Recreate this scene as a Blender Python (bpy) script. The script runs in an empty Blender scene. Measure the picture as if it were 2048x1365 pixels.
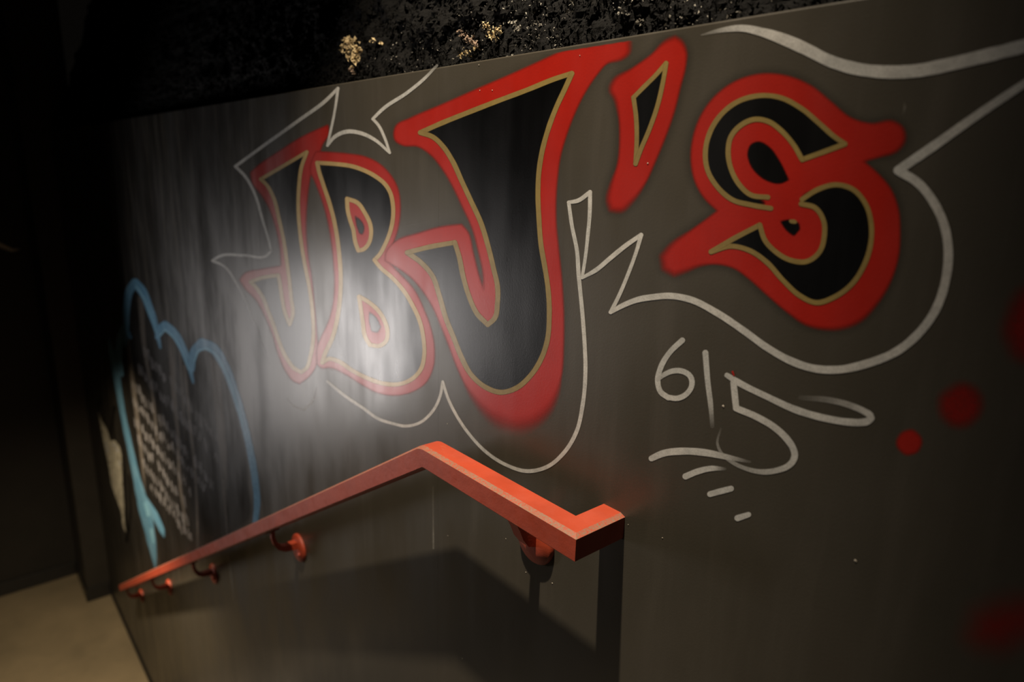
import bpy, bmesh, math, random
import numpy as np
from mathutils import Vector, Matrix, noise

random.seed(7)
rng = np.random.default_rng(7)
SC = bpy.context.scene
COL = SC.collection

# ------------------------------------------------------------------ frame
# D-units: the painted wall stands one unit in front of the eye; S turns units into metres.
S = 0.87
ZF = 4.85                      # eye height above the lower floor, in units
FPX = 1347.0                   # focal length for a 2048 px wide frame
CX, CY = 1024.0, 682.5


def _n(v):
    return v / np.linalg.norm(v)


_dv = _n(np.array([867. - CX, 6000. - CY, FPX]))
_dl = np.array([-165. - CX, 306. - CY, FPX])
_dl = _n(_dl - _dv * (_dl @ _dv))
_X, _Z = -_dl, -_dv
_Y = np.cross(_Z, _X)
ROT = np.array([_X, _Y, _Z])   # camera axes (right, down, forward) -> room axes


def M(x, y, z):
    """units -> metres in the room (lower floor at z = 0)"""
    return (x * S, y * S, (z + ZF) * S)


def on_wall(P, off=0.0):
    """points taken off the photograph -> the same marks on the wall plane y = 1 (units), off proud of it"""
    P = np.asarray(P, float)
    d = np.stack([P[:, 0] - CX, P[:, 1] - CY, np.full(len(P), FPX)], 1) @ ROT.T
    t = (1.0 - off) / d[:, 1]
    W = d * t[:, None]
    W[:, 2] += ZF
    return W * S


# ------------------------------------------------------------------ camera
cam_d = bpy.data.cameras.new('camera')
cam = bpy.data.objects.new('camera', cam_d)
COL.objects.link(cam)
mw = Matrix.Identity(4)
for i in range(3):
    mw[i][0] = ROT[i, 0]
    mw[i][1] = -ROT[i, 1]
    mw[i][2] = -ROT[i, 2]
mw.translation = Vector(M(0, 0, 0))
cam.matrix_world = mw
cam_d.sensor_width = 36.0
cam_d.lens = FPX * 36.0 / 2048.0
cam_d.clip_start = 0.05
cam_d.clip_end = 60
cam_d.dof.use_dof = True
cam_d.dof.focus_distance = 1.27
cam_d.dof.aperture_fstop = 2.2
SC.camera = cam

# ------------------------------------------------------------------ world, exposure
wd = bpy.data.worlds.new('world')
SC.world = wd
wd.use_nodes = True
wd.node_tree.nodes['Background'].inputs[0].default_value = (1.0, 0.85, 0.68, 1)
wd.node_tree.nodes['Background'].inputs[1].default_value = 0.002
SC.view_settings.view_transform = 'Standard'
SC.view_settings.look = 'None'
SC.view_settings.exposure = 0.0
SC.view_settings.gamma = 1.0
SC.view_settings.use_curve_mapping = False


# ------------------------------------------------------------------ lamps of the stairwell
def spot(name, pos, aim, watts, cone, blend, colour, radius):
    d = bpy.data.lights.new(name, 'SPOT')
    d.energy = watts
    d.spot_size = math.radians(cone)
    d.spot_blend = blend
    d.color = colour
    d.shadow_soft_size = radius
    o = bpy.data.objects.new(name, d)
    COL.objects.link(o)
    p, a = Vector(M(*pos)), Vector(M(*aim))
    o.location = p
    o.rotation_euler = (a - p).to_track_quat('-Z', 'Y').to_euler()
    return o


spot('ceiling_spotlight', (-1.00, -0.07, 3.65), (-1.36, 1.0, -0.62), 1480, 35.5, 1.0, (1.0, 0.84, 0.64), 0.045)
spot('landing_downlight', (-5.05, 0.10, -1.1), (-5.45, 0.45, -4.85), 430, 122, 1.0, (1.0, 0.80, 0.55), 0.06)
# unseen area light, made tall to shape the glare mirrored in the satin paint
ld = bpy.data.lights.new('glare_area_light', 'AREA')
ld.shape = 'RECTANGLE'
ld.size, ld.size_y = 0.50, 1.10
ld.energy = 14.5
ld.color = (1.0, 0.94, 0.91)
ld.spread = math.radians(120)
lo = bpy.data.objects.new('glare_area_light', ld)
COL.objects.link(lo)
lo.location = M(-5.45, -1.0, -1.52)
lo.rotation_euler = (Vector(M(-2.2, 1.0, -1.2)) - Vector(M(-5.45, -1.0, -1.52))).to_track_quat('-Z', 'Y').to_euler()


# ------------------------------------------------------------------ helpers
def link(name, me, mats, parent=None, loc=None):
    o = bpy.data.objects.new(name, me)
    for m in (mats if isinstance(mats, (list, tuple)) else [mats]):
        me.materials.append(m)
    COL.objects.link(o)
    if loc is not None:
        o.location = loc
    if parent is not None:
        o.parent = parent
        o.matrix_parent_inverse = Matrix.Translation(-Vector(parent.location))
    return o


def tag(o, label=None, cat=None, group=None, kind=None):
    if label:
        o['label'] = label
    if cat:
        o['category'] = cat
    if group:
        o['group'] = group
    if kind:
        o['kind'] = kind
    return o


def empty(name, loc):
    o = bpy.data.objects.new(name, None)
    o.empty_display_size = 0.1
    COL.objects.link(o)
    o.location = loc
    return o


def mesh_obj(name, V, F, mats, parent=None, cov=None, smooth=False, midx=None, centre=True):
    V = np.asarray(V, float)
    loc = V.mean(0) if centre else np.zeros(3)
    me = bpy.data.meshes.new(name)
    me.from_pydata((V - loc).tolist(), [], [tuple(int(i) for i in f) for f in F])
    if cov is not None:
        a = me.attributes.new('cover', 'FLOAT', 'POINT')
        a.data.foreach_set('value', np.asarray(cov, np.float32))
    if smooth:
        me.polygons.foreach_set('use_smooth', [True] * len(me.polygons))
    if midx is not None:
        me.polygons.foreach_set('material_index', midx)
    me.update()
    return link(name, me, mats, parent, Vector(loc))


def box(name, a, b, mats, parent=None, bevel=0.0, top_only=False):
    """box between two corners given in units"""
    a, b = np.array(M(*a)), np.array(M(*b))
    lo, hi = np.minimum(a, b), np.maximum(a, b)
    bm = bmesh.new()
    bmesh.ops.create_cube(bm, size=1.0)
    for v in bm.verts:
        v.co = Vector((v.co[i] * (hi[i] - lo[i]) for i in range(3)))
    if bevel:
        bmesh.ops.bevel(bm, geom=[e for e in bm.edges if not top_only or (min(v.co.z for v in e.verts) > 0 and max(v.co.y for v in e.verts) < 0)], offset=bevel, segments=2, affect='EDGES', profile=0.5)
    me = bpy.data.meshes.new(name)
    bm.to_mesh(me)
    bm.free()
    return link(name, me, mats, parent, Vector((lo + hi) / 2))


# ------------------------------------------------------------------ materials
class NT:
    def __init__(self, name):
        self.m = bpy.data.materials.new(name)
        self.m.use_nodes = True
        self.t = self.m.node_tree
        self.p = self.t.nodes['Principled BSDF']
        self.out = self.t.nodes['Material Output']

    def n(self, typ, **kw):
        nd = self.t.nodes.new(typ)
        for k, v in kw.items():
            setattr(nd, k, v)
        return nd

    def l(self, a, b):
        self.t.links.new(a, b)

    def coords(self, scale=(1, 1, 1)):
        g = self.n('ShaderNodeNewGeometry')
        mp = self.n('ShaderNodeMapping')
        mp.inputs['Scale'].default_value = scale
        self.l(g.outputs['Position'], mp.inputs[0])
        return mp.outputs[0]

    def noise(self, scale, detail=3, rough=0.55, stretch=(1, 1, 1)):
        nd = self.n('ShaderNodeTexNoise')
        nd.inputs['Scale'].default_value = scale
        nd.inputs['Detail'].default_value = detail
        nd.inputs['Roughness'].default_value = rough
        self.l(self.coords(stretch), nd.inputs['Vector'])
        return nd.outputs[0]

    def ramp(self, sock, lo, hi, a=0.0, b=1.0):
        r = self.n('ShaderNodeMapRange')
        r.inputs[1].default_value = lo
        r.inputs[2].default_value = hi
        r.inputs[3].default_value = a
        r.inputs[4].default_value = b
        self.l(sock, r.inputs[0])
        return r.outputs[0]

    def mix(self, fac, a, b):
        x = self.n('ShaderNodeMix', data_type='RGBA')
        if isinstance(fac, float):
            x.inputs[0].default_value = fac
        else:
            self.l(fac, x.inputs[0])
        for i, c in ((6, a), (7, b)):
            if isinstance(c, tuple):
                x.inputs[i].default_value = (*c, 1)
            else:
                self.l(c, x.inputs[i])
        return x.outputs[2]

    def math(self, op, a, b):
        x = self.n('ShaderNodeMath', operation=op)
        for i, c in enumerate((a, b)):
            if isinstance(c, (int, float)):
                x.inputs[i].default_value = c
            else:
                self.l(c, x.inputs[i])
        return x.outputs[0]


def wall_finish(t, rough=(0.30, 0.46), bump=0.10):
    """roller stipple and brushed-down streaks shared by the wall and the paint on it"""
    st = t.noise(260, 2, 0.5)
    br = t.noise(14, 4, 0.6, (1.0, 1.0, 0.10))
    cl = t.noise(5.0, 3, 0.6, (1, 1, 0.45))
    h = t.math('ADD', t.math('MULTIPLY', st, 0.0011), t.math('MULTIPLY', br, 0.0008))
    b = t.n('ShaderNodeBump')
    b.inputs['Strength'].default_value = bump
    b.inputs['Distance'].default_value = 1.0
    t.l(h, b.inputs['Height'])
    t.l(b.outputs[0], t.p.inputs['Normal'])
    mixr = t.math('ADD', t.math('MULTIPLY', br, 0.3), t.math('MULTIPLY', cl, 0.7))
    t.l(t.ramp(mixr, 0.35, 0.65, rough[0] - 0.005, rough[1] - 0.005), t.p.inputs['Roughness'])
    t.p.inputs['Specular IOR Level'].default_value = 0.5
    return br


def paint(name, colour, vary=None, streak=0.0, grain=0.0, alpha=1.0, rough=(0.30, 0.46), vscale=9):
    t = NT(name)
    wall_finish(t, rough)
    v = t.noise(vscale, 4, 0.6)
    c2 = vary or tuple(c * 0.82 for c in colour)
    t.l(t.mix(t.ramp(v, 0.35, 0.65), colour, c2), t.p.inputs['Base Color'])
    at = t.n('ShaderNodeAttribute', attribute_name='cover')
    f = at.outputs['Fac']
    sm = t.n('ShaderNodeMapRange', interpolation_type='SMOOTHSTEP')
    t.l(f, sm.inputs[0])
    f = sm.outputs[0]
    if grain:
        g = t.noise(420, 2, 0.6)
        f = t.math('MULTIPLY', f, t.ramp(g, 0.30, 0.55, 1.0 - grain, 1.0))
    if streak:
        g = t.noise(60, 3, 0.6)
        f = t.math('MULTIPLY', f, t.ramp(g, 0.36, 0.60, 1.0 - streak, 1.0))
    if alpha < 1.0:
        f = t.math('MULTIPLY', f, alpha)
    tr = t.n('ShaderNodeBsdfTransparent')
    mx = t.n('ShaderNodeMixShader')
    t.l(f, mx.inputs[0])
    t.l(tr.outputs[0], mx.inputs[1])
    t.l(t.p.outputs[0], mx.inputs[2])
    t.l(mx.outputs[0], t.out.inputs[0])
    return t.m


def plain(name, a, b, scale=8, rough=0.6, bump=0.0, bscale=40, spec=0.5, stretch=(1, 1, 1)):
    t = NT(name)
    t.l(t.mix(t.ramp(t.noise(scale, 5, 0.62, stretch), 0.35, 0.65), a, b), t.p.inputs['Base Color'])
    t.p.inputs['Roughness'].default_value = rough
    t.p.inputs['Specular IOR Level'].default_value = spec
    if bump:
        bp = t.n('ShaderNodeBump')
        bp.inputs['Strength'].default_value = bump
        bp.inputs['Distance'].default_value = 0.004
        t.l(t.noise(bscale, 4, 0.6), bp.inputs['Height'])
        t.l(bp.outputs[0], t.p.inputs['Normal'])
    return t.m


SL_ = 0.614


def wall_material():
    t = NT('wall_paint')
    br = wall_finish(t)
    c = t.mix(t.ramp(t.noise(2.2, 5, 0.6), 0.35, 0.65), (0.055, 0.048, 0.0365), (0.046, 0.041, 0.031))
    # the stretch round the blue cloud goes near-black above the rail, with a ragged edge
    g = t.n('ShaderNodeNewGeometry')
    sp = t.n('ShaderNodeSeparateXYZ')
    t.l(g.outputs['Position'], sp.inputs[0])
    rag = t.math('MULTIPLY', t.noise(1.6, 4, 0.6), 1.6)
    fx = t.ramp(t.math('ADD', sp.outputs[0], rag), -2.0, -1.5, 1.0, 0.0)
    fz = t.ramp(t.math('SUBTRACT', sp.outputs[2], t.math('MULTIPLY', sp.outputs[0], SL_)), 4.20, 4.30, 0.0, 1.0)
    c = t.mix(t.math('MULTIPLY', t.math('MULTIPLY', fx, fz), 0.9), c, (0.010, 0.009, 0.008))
    c = t.mix(t.ramp(br, 0.52, 0.68, 0.0, 0.45), c, (0.066, 0.058, 0.045))
    t.l(c, t.p.inputs['Base Color'])
    return t.m


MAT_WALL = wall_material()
MAT_DARKWALL = plain('dark_wall_paint', (0.014, 0.012, 0.009), (0.020, 0.017, 0.013), 3, 0.55, 0.2, 30)
MAT_SKIRT = plain('black_skirting_paint', (0.008, 0.008, 0.008), (0.012, 0.011, 0.010), 5, 0.35)
MAT_FLOOR = plain('sealed_concrete', (0.21, 0.168, 0.104), (0.15, 0.122, 0.076), 1.7, 0.5, 0.15, 12)
MAT_STEP = plain('painted_concrete_steps', (0.10, 0.085, 0.065), (0.07, 0.06, 0.046), 4, 0.6, 0.2)
MAT_RED = paint('red_spray_paint', (0.34, 0.012, 0.006), (0.30, 0.010, 0.005))
MAT_HAZE = paint('red_overspray', (0.26, 0.010, 0.005), alpha=0.9, grain=0.35)
MAT_BLACK = paint('black_paint_fill', (0.0012, 0.0012, 0.0013), (0.0009, 0.0009, 0.001), rough=(0.27, 0.42))
MAT_SOOT = paint('dark_overspray', (0.004, 0.004, 0.004), grain=0.2)
MAT_GOLD = paint('gold_paint', (0.24, 0.175, 0.055), (0.20, 0.145, 0.050), streak=0.10)
MAT_PEACH = paint('pale_gold_paint', (0.42, 0.30, 0.125), (0.36, 0.255, 0.11), streak=0.08)
MAT_WHITE = paint('off_white_marker', (0.54, 0.53, 0.50), (0.45, 0.455, 0.44), streak=0.18, grain=0.22)
MAT_FAINT = paint('thin_white_marker', (0.36, 0.34, 0.29), streak=0.35, grain=0.35, alpha=0.55)
MAT_BLUE = paint('blue_paint', (0.07, 0.185, 0.29), (0.11, 0.235, 0.34), streak=0.18)
MAT_PALEBLUE = paint('pale_blue_paint', (0.20, 0.40, 0.52), (0.14, 0.32, 0.45), alpha=0.8)
MAT_CLOUD = paint('near_black_wash', (0.010, 0.009, 0.008), alpha=0.65)
MAT_DRIP = paint('grey_drips', (0.26, 0.23, 0.20), streak=0.3, alpha=0.32)
MAT_CHALK = paint('grey_scrawl', (0.34, 0.33, 0.34), streak=0.25, alpha=0.20)
MAT_TAGFILL = paint('mottled_silver_fill', (0.74, 0.70, 0.56), (0.26, 0.24, 0.18), streak=0.4, vscale=34)
MAT_FLECK = plain('pale_paint_chips', (0.55, 0.50, 0.42), (0.4, 0.35, 0.28), 90, 0.6)


# ------------------------------------------------------------------ drawing on the wall
def curve(P, closed=False, step=4.0, corner=48.0):
    """smooth curve through marked points, keeping the sharp corners; returns a list of runs between corners"""
    P = [np.array(p[:2], float) for p in P]
    n = len(P)
    if closed and np.linalg.norm(P[0] - P[-1]) < 1e-6:
        P = P[:-1]
        n -= 1
    seg = range(n if closed else n - 1)

    def nb(i):
        return P[i % n]
    tin, tout, is_c = [], [], []
    for i in range(n):
        if closed or 0 < i < n - 1:
            a, b = nb(i) - nb(i - 1), nb(i + 1) - nb(i)
            ang = math.degrees(math.acos(max(-1, min(1, float(a @ b) / (np.linalg.norm(a) * np.linalg.norm(b) + 1e-9)))))
            if ang > corner:
                tin.append(_n(a)); tout.append(_n(b)); is_c.append(True)
            else:
                t = _n(a / np.linalg.norm(a) * np.linalg.norm(b) + b / np.linalg.norm(b) * np.linalg.norm(a))
                tin.append(t); tout.append(t); is_c.append(False)
        else:
            d = _n(P[1] - P[0]) if i == 0 else _n(P[-1] - P[-2])
            tin.append(d); tout.append(d); is_c.append(False)
    out, ids, corners = [], [], []
    for i in seg:
        a, b = nb(i), nb(i + 1)
        L = np.linalg.norm(b - a)
        k = max(1, int(round(L / step)))
        m0, m1 = tout[i] * L, tin[(i + 1) % n] * L
        for q in range(k):
            u = q / k
            h = (2 * u**3 - 3 * u**2 + 1) * a + (u**3 - 2 * u**2 + u) * m0 + (-2 * u**3 + 3 * u**2) * b + (u**3 - u**2) * m1
            if q == 0 and is_c[i]:
                corners.append(len(out))
            out.append(h)
            ids.append(i + u)
    if not closed:
        out.append(P[-1])
        ids.append(n - 1.0)
    return np.array(out), np.array(ids), corners


def sdf(Q, polys):
    """signed distance (negative inside) of points Q to closed outlines, even-odd"""
    best = np.full(len(Q), 1e18)
    ins = np.zeros(len(Q), bool)
    for pl in polys:
        a = pl
        b = np.roll(pl, -1, 0)
        for (ax, ay), (bx, by) in zip(a, b):
            dx, dy = bx - ax, by - ay
            L = dx * dx + dy * dy + 1e-12
            t = np.clip(((Q[:, 0] - ax) * dx + (Q[:, 1] - ay) * dy) / L, 0, 1)
            best = np.minimum(best, (Q[:, 0] - ax - t * dx)**2 + (Q[:, 1] - ay - t * dy)**2)
            c = (ay > Q[:, 1]) != (by > Q[:, 1])
            if dy != 0:
                ins ^= c & (Q[:, 0] < dx * (Q[:, 1] - ay) / dy + ax)
    d = np.sqrt(best)
    d[ins] *= -1
    return d


def top_edge(x):
    return 262.0 - 0.1600 * (x - 110.0)      # the wall's upper edge as it runs in the photograph


def patch(name, outlines, off, mat, parent=None, soft=3.0, grow=0.0, g=4.0, level=None, holes=(), corner=48.0):
    """a patch of paint on the wall bounded by outlines, with a feathered edge soft wide"""
    polys = [curve(o, True, 5.0, corner)[0] for o in outlines] + [curve(o, True, 4.0, corner)[0] for o in holes]
    allp = np.vstack(polys)
    msoft = soft if not callable(soft) else 60.0
    pad = msoft / 2 + grow + g
    x0, y0 = allp.min(0) - pad
    x1, y1 = allp.max(0) + pad
    nx, ny = int((x1 - x0) / g) + 2, int((y1 - y0) / g) + 2
    gx, gy = np.meshgrid(x0 + g * np.arange(nx), y0 + g * np.arange(ny))
    Q = np.stack([gx.ravel(), gy.ravel()], 1)
    d = sdf(Q, polys) - grow
    sv = np.full(len(Q), float(soft)) if not callable(soft) else soft(Q)
    val = d / sv - 0.5                        # < 0 is painted; -1 and below is full cover
    edge = top_edge(Q[:, 0])
    val = np.maximum(val, (edge + 2.0 - Q[:, 1]) / 3.0)   # nothing above the wall's edge
    V, C, F = [], [], []
    key = {}

    def vert(p, c, k):
        if k in key:
            return key[k]
        key[k] = len(V)
        V.append(p)
        C.append(c)
        return key[k]
    for j in range(ny - 1):
        for i in range(nx - 1):
            q = (j * nx + i, j * nx + i + 1, (j + 1) * nx + i + 1, (j + 1) * nx + i)
            vv = [val[k] for k in q]
            if min(vv) >= 0:
                continue
            if max(vv) < 0:
                F.append([vert(Q[k], min(1.0, -val[k]), k) for k in q])
                continue
            for tri in ((q[0], q[1], q[2]), (q[0], q[2], q[3])):
                poly = []
                for a, b in ((tri[0], tri[1]), (tri[1], tri[2]), (tri[2], tri[0])):
                    if val[a] < 0:
                        poly.append(vert(Q[a], min(1.0, -val[a]), a))
                    if (val[a] < 0) != (val[b] < 0):
                        t = val[a] / (val[a] - val[b])
                        kk = (min(a, b), max(a, b))
                        poly.append(vert(Q[a] + t * (Q[b] - Q[a]), 0.0, kk))
                if len(poly) >= 3:
                    F.append(poly)
    W = on_wall(np.array(V), off)
    F = [f[::-1] for f in F]
    C = np.array(C)
    if level is not None:
        C = C * level
    return mesh_obj(name, W, F, mat, parent, C)


def ribbon_geo(P, width, off, feather=1.6, closed=False, corner=48.0, fade=(0, 0), wob=0.06):
    """one brush or marker line; P rows are (x, y[, half width[, cover]])"""
    full = [tuple(p) for p in P]
    hw = np.array([p[2] if len(p) > 2 and p[2] else width for p in full])
    al = np.array([p[3] if len(p) > 3 else 1.0 for p in full])
    pts, ids, corners = curve(full, closed, 5.0, corner)
    n = len(full)
    if closed:
        hwv = np.interp(ids, np.arange(n + 1), np.append(hw, hw[0]))
        alv = np.interp(ids, np.arange(n + 1), np.append(al, al[0]))
    else:
        hwv = np.interp(ids, np.arange(n), hw)
        alv = np.interp(ids, np.arange(n), al)
    runs = []
    if closed:
        if corners:
            order = corners + [corners[0] + len(pts)]
            for a, b in zip(order[:-1], order[1:]):
                ix = [k % len(pts) for k in range(a, b + 1)]
                runs.append(ix)
        else:
            runs.append(list(range(len(pts))) + [0])
    else:
        order = [0] + corners + [len(pts) - 1]
        for a, b in zip(order[:-1], order[1:]):
            if b > a:
                runs.append(list(range(a, b + 1)))
    V, C, F, O = [], [], [], []
    for r, ix in enumerate(runs):
        p = pts[ix]
        h = hwv[ix].copy()
        a_ = alv[ix].copy()
        if len(p) < 2:
            continue
        tg = np.gradient(p, axis=0)
        tg /= np.linalg.norm(tg, axis=1)[:, None] + 1e-9
        s = np.cumsum(np.r_[0, np.linalg.norm(np.diff(p, axis=0), axis=1)])
        ph = random.random() * 50
        h *= 1 + wob * np.array([noise.noise(Vector((x * 0.045 + ph, r * 3.1, 0.3))) for x in s])
        # round ends
        capn = [0.35, 0.7, 0.93, 1.0]
        pre = [(p[0] - tg[0] * h[0] * c, h[0] * math.sqrt(max(0.0, 1 - c * c)), tg[0], a_[0]) for c in capn[::-1]]
        post = [(p[-1] + tg[-1] * h[-1] * c, h[-1] * math.sqrt(max(0.0, 1 - c * c)), tg[-1], a_[-1]) for c in capn]
        rows = pre + [(p[k], h[k], tg[k], a_[k]) for k in range(len(p))] + post
        base = len(V)
        for c, w, t, a in rows:
            nr = np.array([-t[1], t[0]])
            fe = min(feather, max(w, 0.01) + feather * 0.5)
            core = max(w - fe * 0.5, 0.0)
            for sgn, e in ((-1, w + fe * 0.5), (-1, core), (1, core), (1, w + fe * 0.5)):
                V.append(c + sgn * nr * e)
            C += [0.0, a if w > 0.05 else 0.0, a if w > 0.05 else 0.0, 0.0]
            O += [off + 0.00001 * r] * 4
        for k in range(len(rows) - 1):
            for q in range(3):
                a = base + 4 * k + q
                F.append((a, a + 1, a + 5, a + 4))
    return np.array(V), C, F, O


def ribbon(name, strokes, width, off, mat, parent=None, feather=1.6, closed=False, corner=48.0, wob=0.06):
    """lines of paint on the wall joined into one mark"""
    V, C, F, O = [], [], [], []
    for k, P in enumerate(strokes):
        v, c, f, o = ribbon_geo(P, width, off + 0.00004 * k, feather, closed, corner, wob=wob)
        b = sum(len(x) for x in V)
        V.append(v)
        C += c
        F += [tuple(i + b for i in q) for q in f]
        O += o
    V = np.vstack(V)
    W = on_wall(V, 0.0)
    W2 = on_wall(V, 0.02)
    W = W + (W2 - W) * (np.array(O) / 0.02)[:, None]
    return mesh_obj(name, W, F, mat, parent, C)


def blob(x, y, rx, ry=None, n=14, wob=0.06, rot=0.0):
    ry = ry or rx
    out = []
    for k in range(n):
        a = 2 * math.pi * k / n
        r = 1 + wob * random.uniform(-1, 1)
        px, py = rx * r * math.cos(a), ry * r * math.sin(a)
        out.append((x + px * math.cos(rot) - py * math.sin(rot), y + px * math.sin(rot) + py * math.cos(rot)))
    return out


# ------------------------------------------------------------------ the room
TOP = 0.2400
JOINT = -1.462
wall = tag(empty('wall_right', M(-4.0, 1.03, -2.0)), kind='structure')
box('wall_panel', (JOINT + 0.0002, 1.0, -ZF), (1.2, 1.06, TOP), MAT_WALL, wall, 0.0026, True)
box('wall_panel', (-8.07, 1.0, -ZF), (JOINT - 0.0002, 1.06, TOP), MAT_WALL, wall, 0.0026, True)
tag(box('baseboard_right', (-8.07, 0.985, -ZF), (-6.05, 1.0, -ZF + 0.05), MAT_SKIRT, None, 0.002), kind='structure')

tag(box('floor', (-9.4, -4.5, -ZF - 0.1), (-1.33, 1.0, -ZF), MAT_FLOOR), kind='structure')
MAT_FARWALL = plain('black_wall_paint', (0.008, 0.007, 0.0055), (0.012, 0.010, 0.008), 3, 0.6)
tag(box('wall_far', (-8.95, -4.5, -ZF), (-8.78, 1.2, 5.0), MAT_FARWALL), kind='structure')
tag(box('baseboard_far', (-8.78, -4.5, -ZF), (-8.755, 0.775, -ZF + 0.16), MAT_SKIRT, None, 0.004), kind='structure')
tag(box('wall_pier', (-8.78, 0.775, -ZF), (-8.07, 1.2, 5.0), MAT_DARKWALL, None, 0.006), kind='structure')
bp = tag(box('baseboard_pier', (-8.07, 0.765, -ZF), (-8.05, 1.0, -ZF + 0.16), MAT_SKIRT, None, 0.004), kind='structure')
box('side_board', (-8.755, 0.755, -ZF), (-8.05, 0.775, -ZF + 0.16), MAT_SKIRT, bp, 0.004)

tag(box('floor_landing', (-1.33, -1.6, -1.98), (1.2, 1.0, -1.83), MAT_STEP), kind='structure')
stairs = tag(empty('stair_flight', M(-3.7, 0.2, -ZF)), 'straight concrete flight descending beside the painted wall', None, None, 'structure')
NR = 17
RISE = (ZF - 1.83) / NR
RUN = RISE / 0.614
for i in range(NR - 1):
    zt = -1.83 - RISE * (i + 1)
    xa = -1.33 - RUN * i
    box('step', (xa - RUN, -0.55, zt - RISE - 0.1), (xa, 0.998, zt), MAT_STEP, stairs, 0.006)

# ------------------------------------------------------------------ rough black sprayed wall above the panel
def rough_material():
    t = NT('black_sprayed_foam')
    a = t.noise(38, 6, 0.7)
    t.l(t.mix(t.ramp(a, 0.56, 0.74), (0.0016, 0.0015, 0.0014), (0.009, 0.0082, 0.007)), t.p.inputs['Base Color'])
    t.p.inputs['Roughness'].default_value = 0.7
    t.p.inputs['Specular IOR Level'].default_value = 0.12
    b = t.n('ShaderNodeBump')
    b.inputs['Strength'].default_value = 0.9
    b.inputs['Distance'].default_value = 0.006
    t.l(t.noise(150, 5, 0.7), b.inputs['Height'])
    t.l(b.outputs[0], t.p.inputs['Normal'])
    return t.m


MAT_FOAM = rough_material()
MAT_TAN = plain('bare_tan_foam', (0.75, 0.60, 0.33), (0.34, 0.25, 0.13), 60, 0.8, 0.6, 160)
MAT_MAUVE = plain('brownish_foam', (0.42, 0.30, 0.22), (0.20, 0.14, 0.10), 60, 0.8, 0.6, 160)
MAT_GREYF = plain('grey_foam', (0.36, 0.34, 0.29), (0.15, 0.14, 0.12), 60, 0.7, 0.6, 160)


def foam_y(x, z):
    p = Vector((x * 1.0, z * 1.0, 0.0))
    big = noise.noise(p * 3.1) * 0.035
    mid = abs(noise.noise(p * 9.0 + Vector((5, 2, 1)))) * 0.055
    fine = abs(noise.noise(p * 26.0 + Vector((1, 8, 3)))) * 0.030
    vf = noise.noise(p * 61.0) * 0.010
    h = max(0.0, z - TOP)
    amp = min(1.0, 0.35 + h * 6)
    return 1.075 + 0.34 * h - (big + mid + fine + vf) * amp


xs = np.concatenate([np.arange(-8.07, -3.6, 0.045), np.arange(-3.6, 0.25, 0.0105)])
zs = np.concatenate([np.arange(TOP - 0.04, TOP + 0.75, 0.0105), np.arange(TOP + 0.75, 2.2, 0.06)])
V = [M(x, foam_y(x, z), z) for z in zs for x in xs]
nx_ = len(xs)
F = [(j * nx_ + i, j * nx_ + i + 1, (j + 1) * nx_ + i + 1, (j + 1) * nx_ + i) for j in range(len(zs) - 1) for i in range(nx_ - 1)]
upper = tag(mesh_obj('wall_upper', V, F, MAT_FOAM), kind='structure')


def crumbs(name, spots, mat, size, parent, kind=None, label=None):
    """crumbs of foam: little irregular tetrahedra and chips, joined"""
    V, F = [], []
    for (x, y, z) in spots:
        s = size * random.uniform(0.45, 1.4)
        ax = [Vector((random.gauss(0, 1), random.gauss(0, 1), random.gauss(0, 1))).normalized() for _ in range(4)]
        b = len(V)
        c = Vector((x, y, z))
        for a in ax:
            V.append(M(*(c + a * s)))
        F += [(b, b + 1, b + 2), (b, b + 2, b + 3), (b, b + 3, b + 1), (b + 1, b + 3, b + 2)]
    o = mesh_obj(name, V, F, mat, parent)
    return tag(o, label, None, None, kind)


pts = []
for _ in range(11000):
    x = -0.25 - abs(random.gauss(0, 1)) * 1.6 if random.random() < 0.5 else random.uniform(-4.2, -0.2)
    z = TOP - 0.01 + random.random()**1.3 * 0.5
    pts.append((x, foam_y(x, z) - random.uniform(0.0, 0.012), z))
crumbs('foam_crumbs', pts, MAT_FOAM, 0.0062, upper, 'stuff')
pts = []
for _ in range(1500):
    x = random.gauss(-0.95, 0.45)
    z = TOP - 0.005 + abs(random.gauss(0, 0.12))
    if noise.noise(Vector((x * 6, z * 6, 2.0))) > -0.05:
        pts.append((x, foam_y(x, z) - random.uniform(0.004, 0.014), z))
crumbs('pale_foam_flecks', pts, MAT_GREYF, 0.0026, upper, 'stuff', 'tiny pale grey flecks in the black foam')


def up_at(px, py):
    """a spot of the photograph found on the rough wall"""
    d = ROT @ np.array([px - CX, py - CY, FPX])
    t = 1.05 / d[1]
    for _ in range(12):
        p = d * t
        t = (foam_y(p[0], p[2]) - 0.012) / d[1]
    return d * t


def clump(spots, mat, n, size, label):
    P = []
    for (px, py, r) in spots:
        c = up_at(px, py)
        for _ in range(n):
            a = up_at(px + random.gauss(0, r * 0.45), py + random.gauss(0, r * 0.5))
            P.append((a[0], a[1] - random.uniform(0, 0.016), a[2]))
    return crumbs('foam_clump', P, mat, size, upper, None, label)


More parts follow.
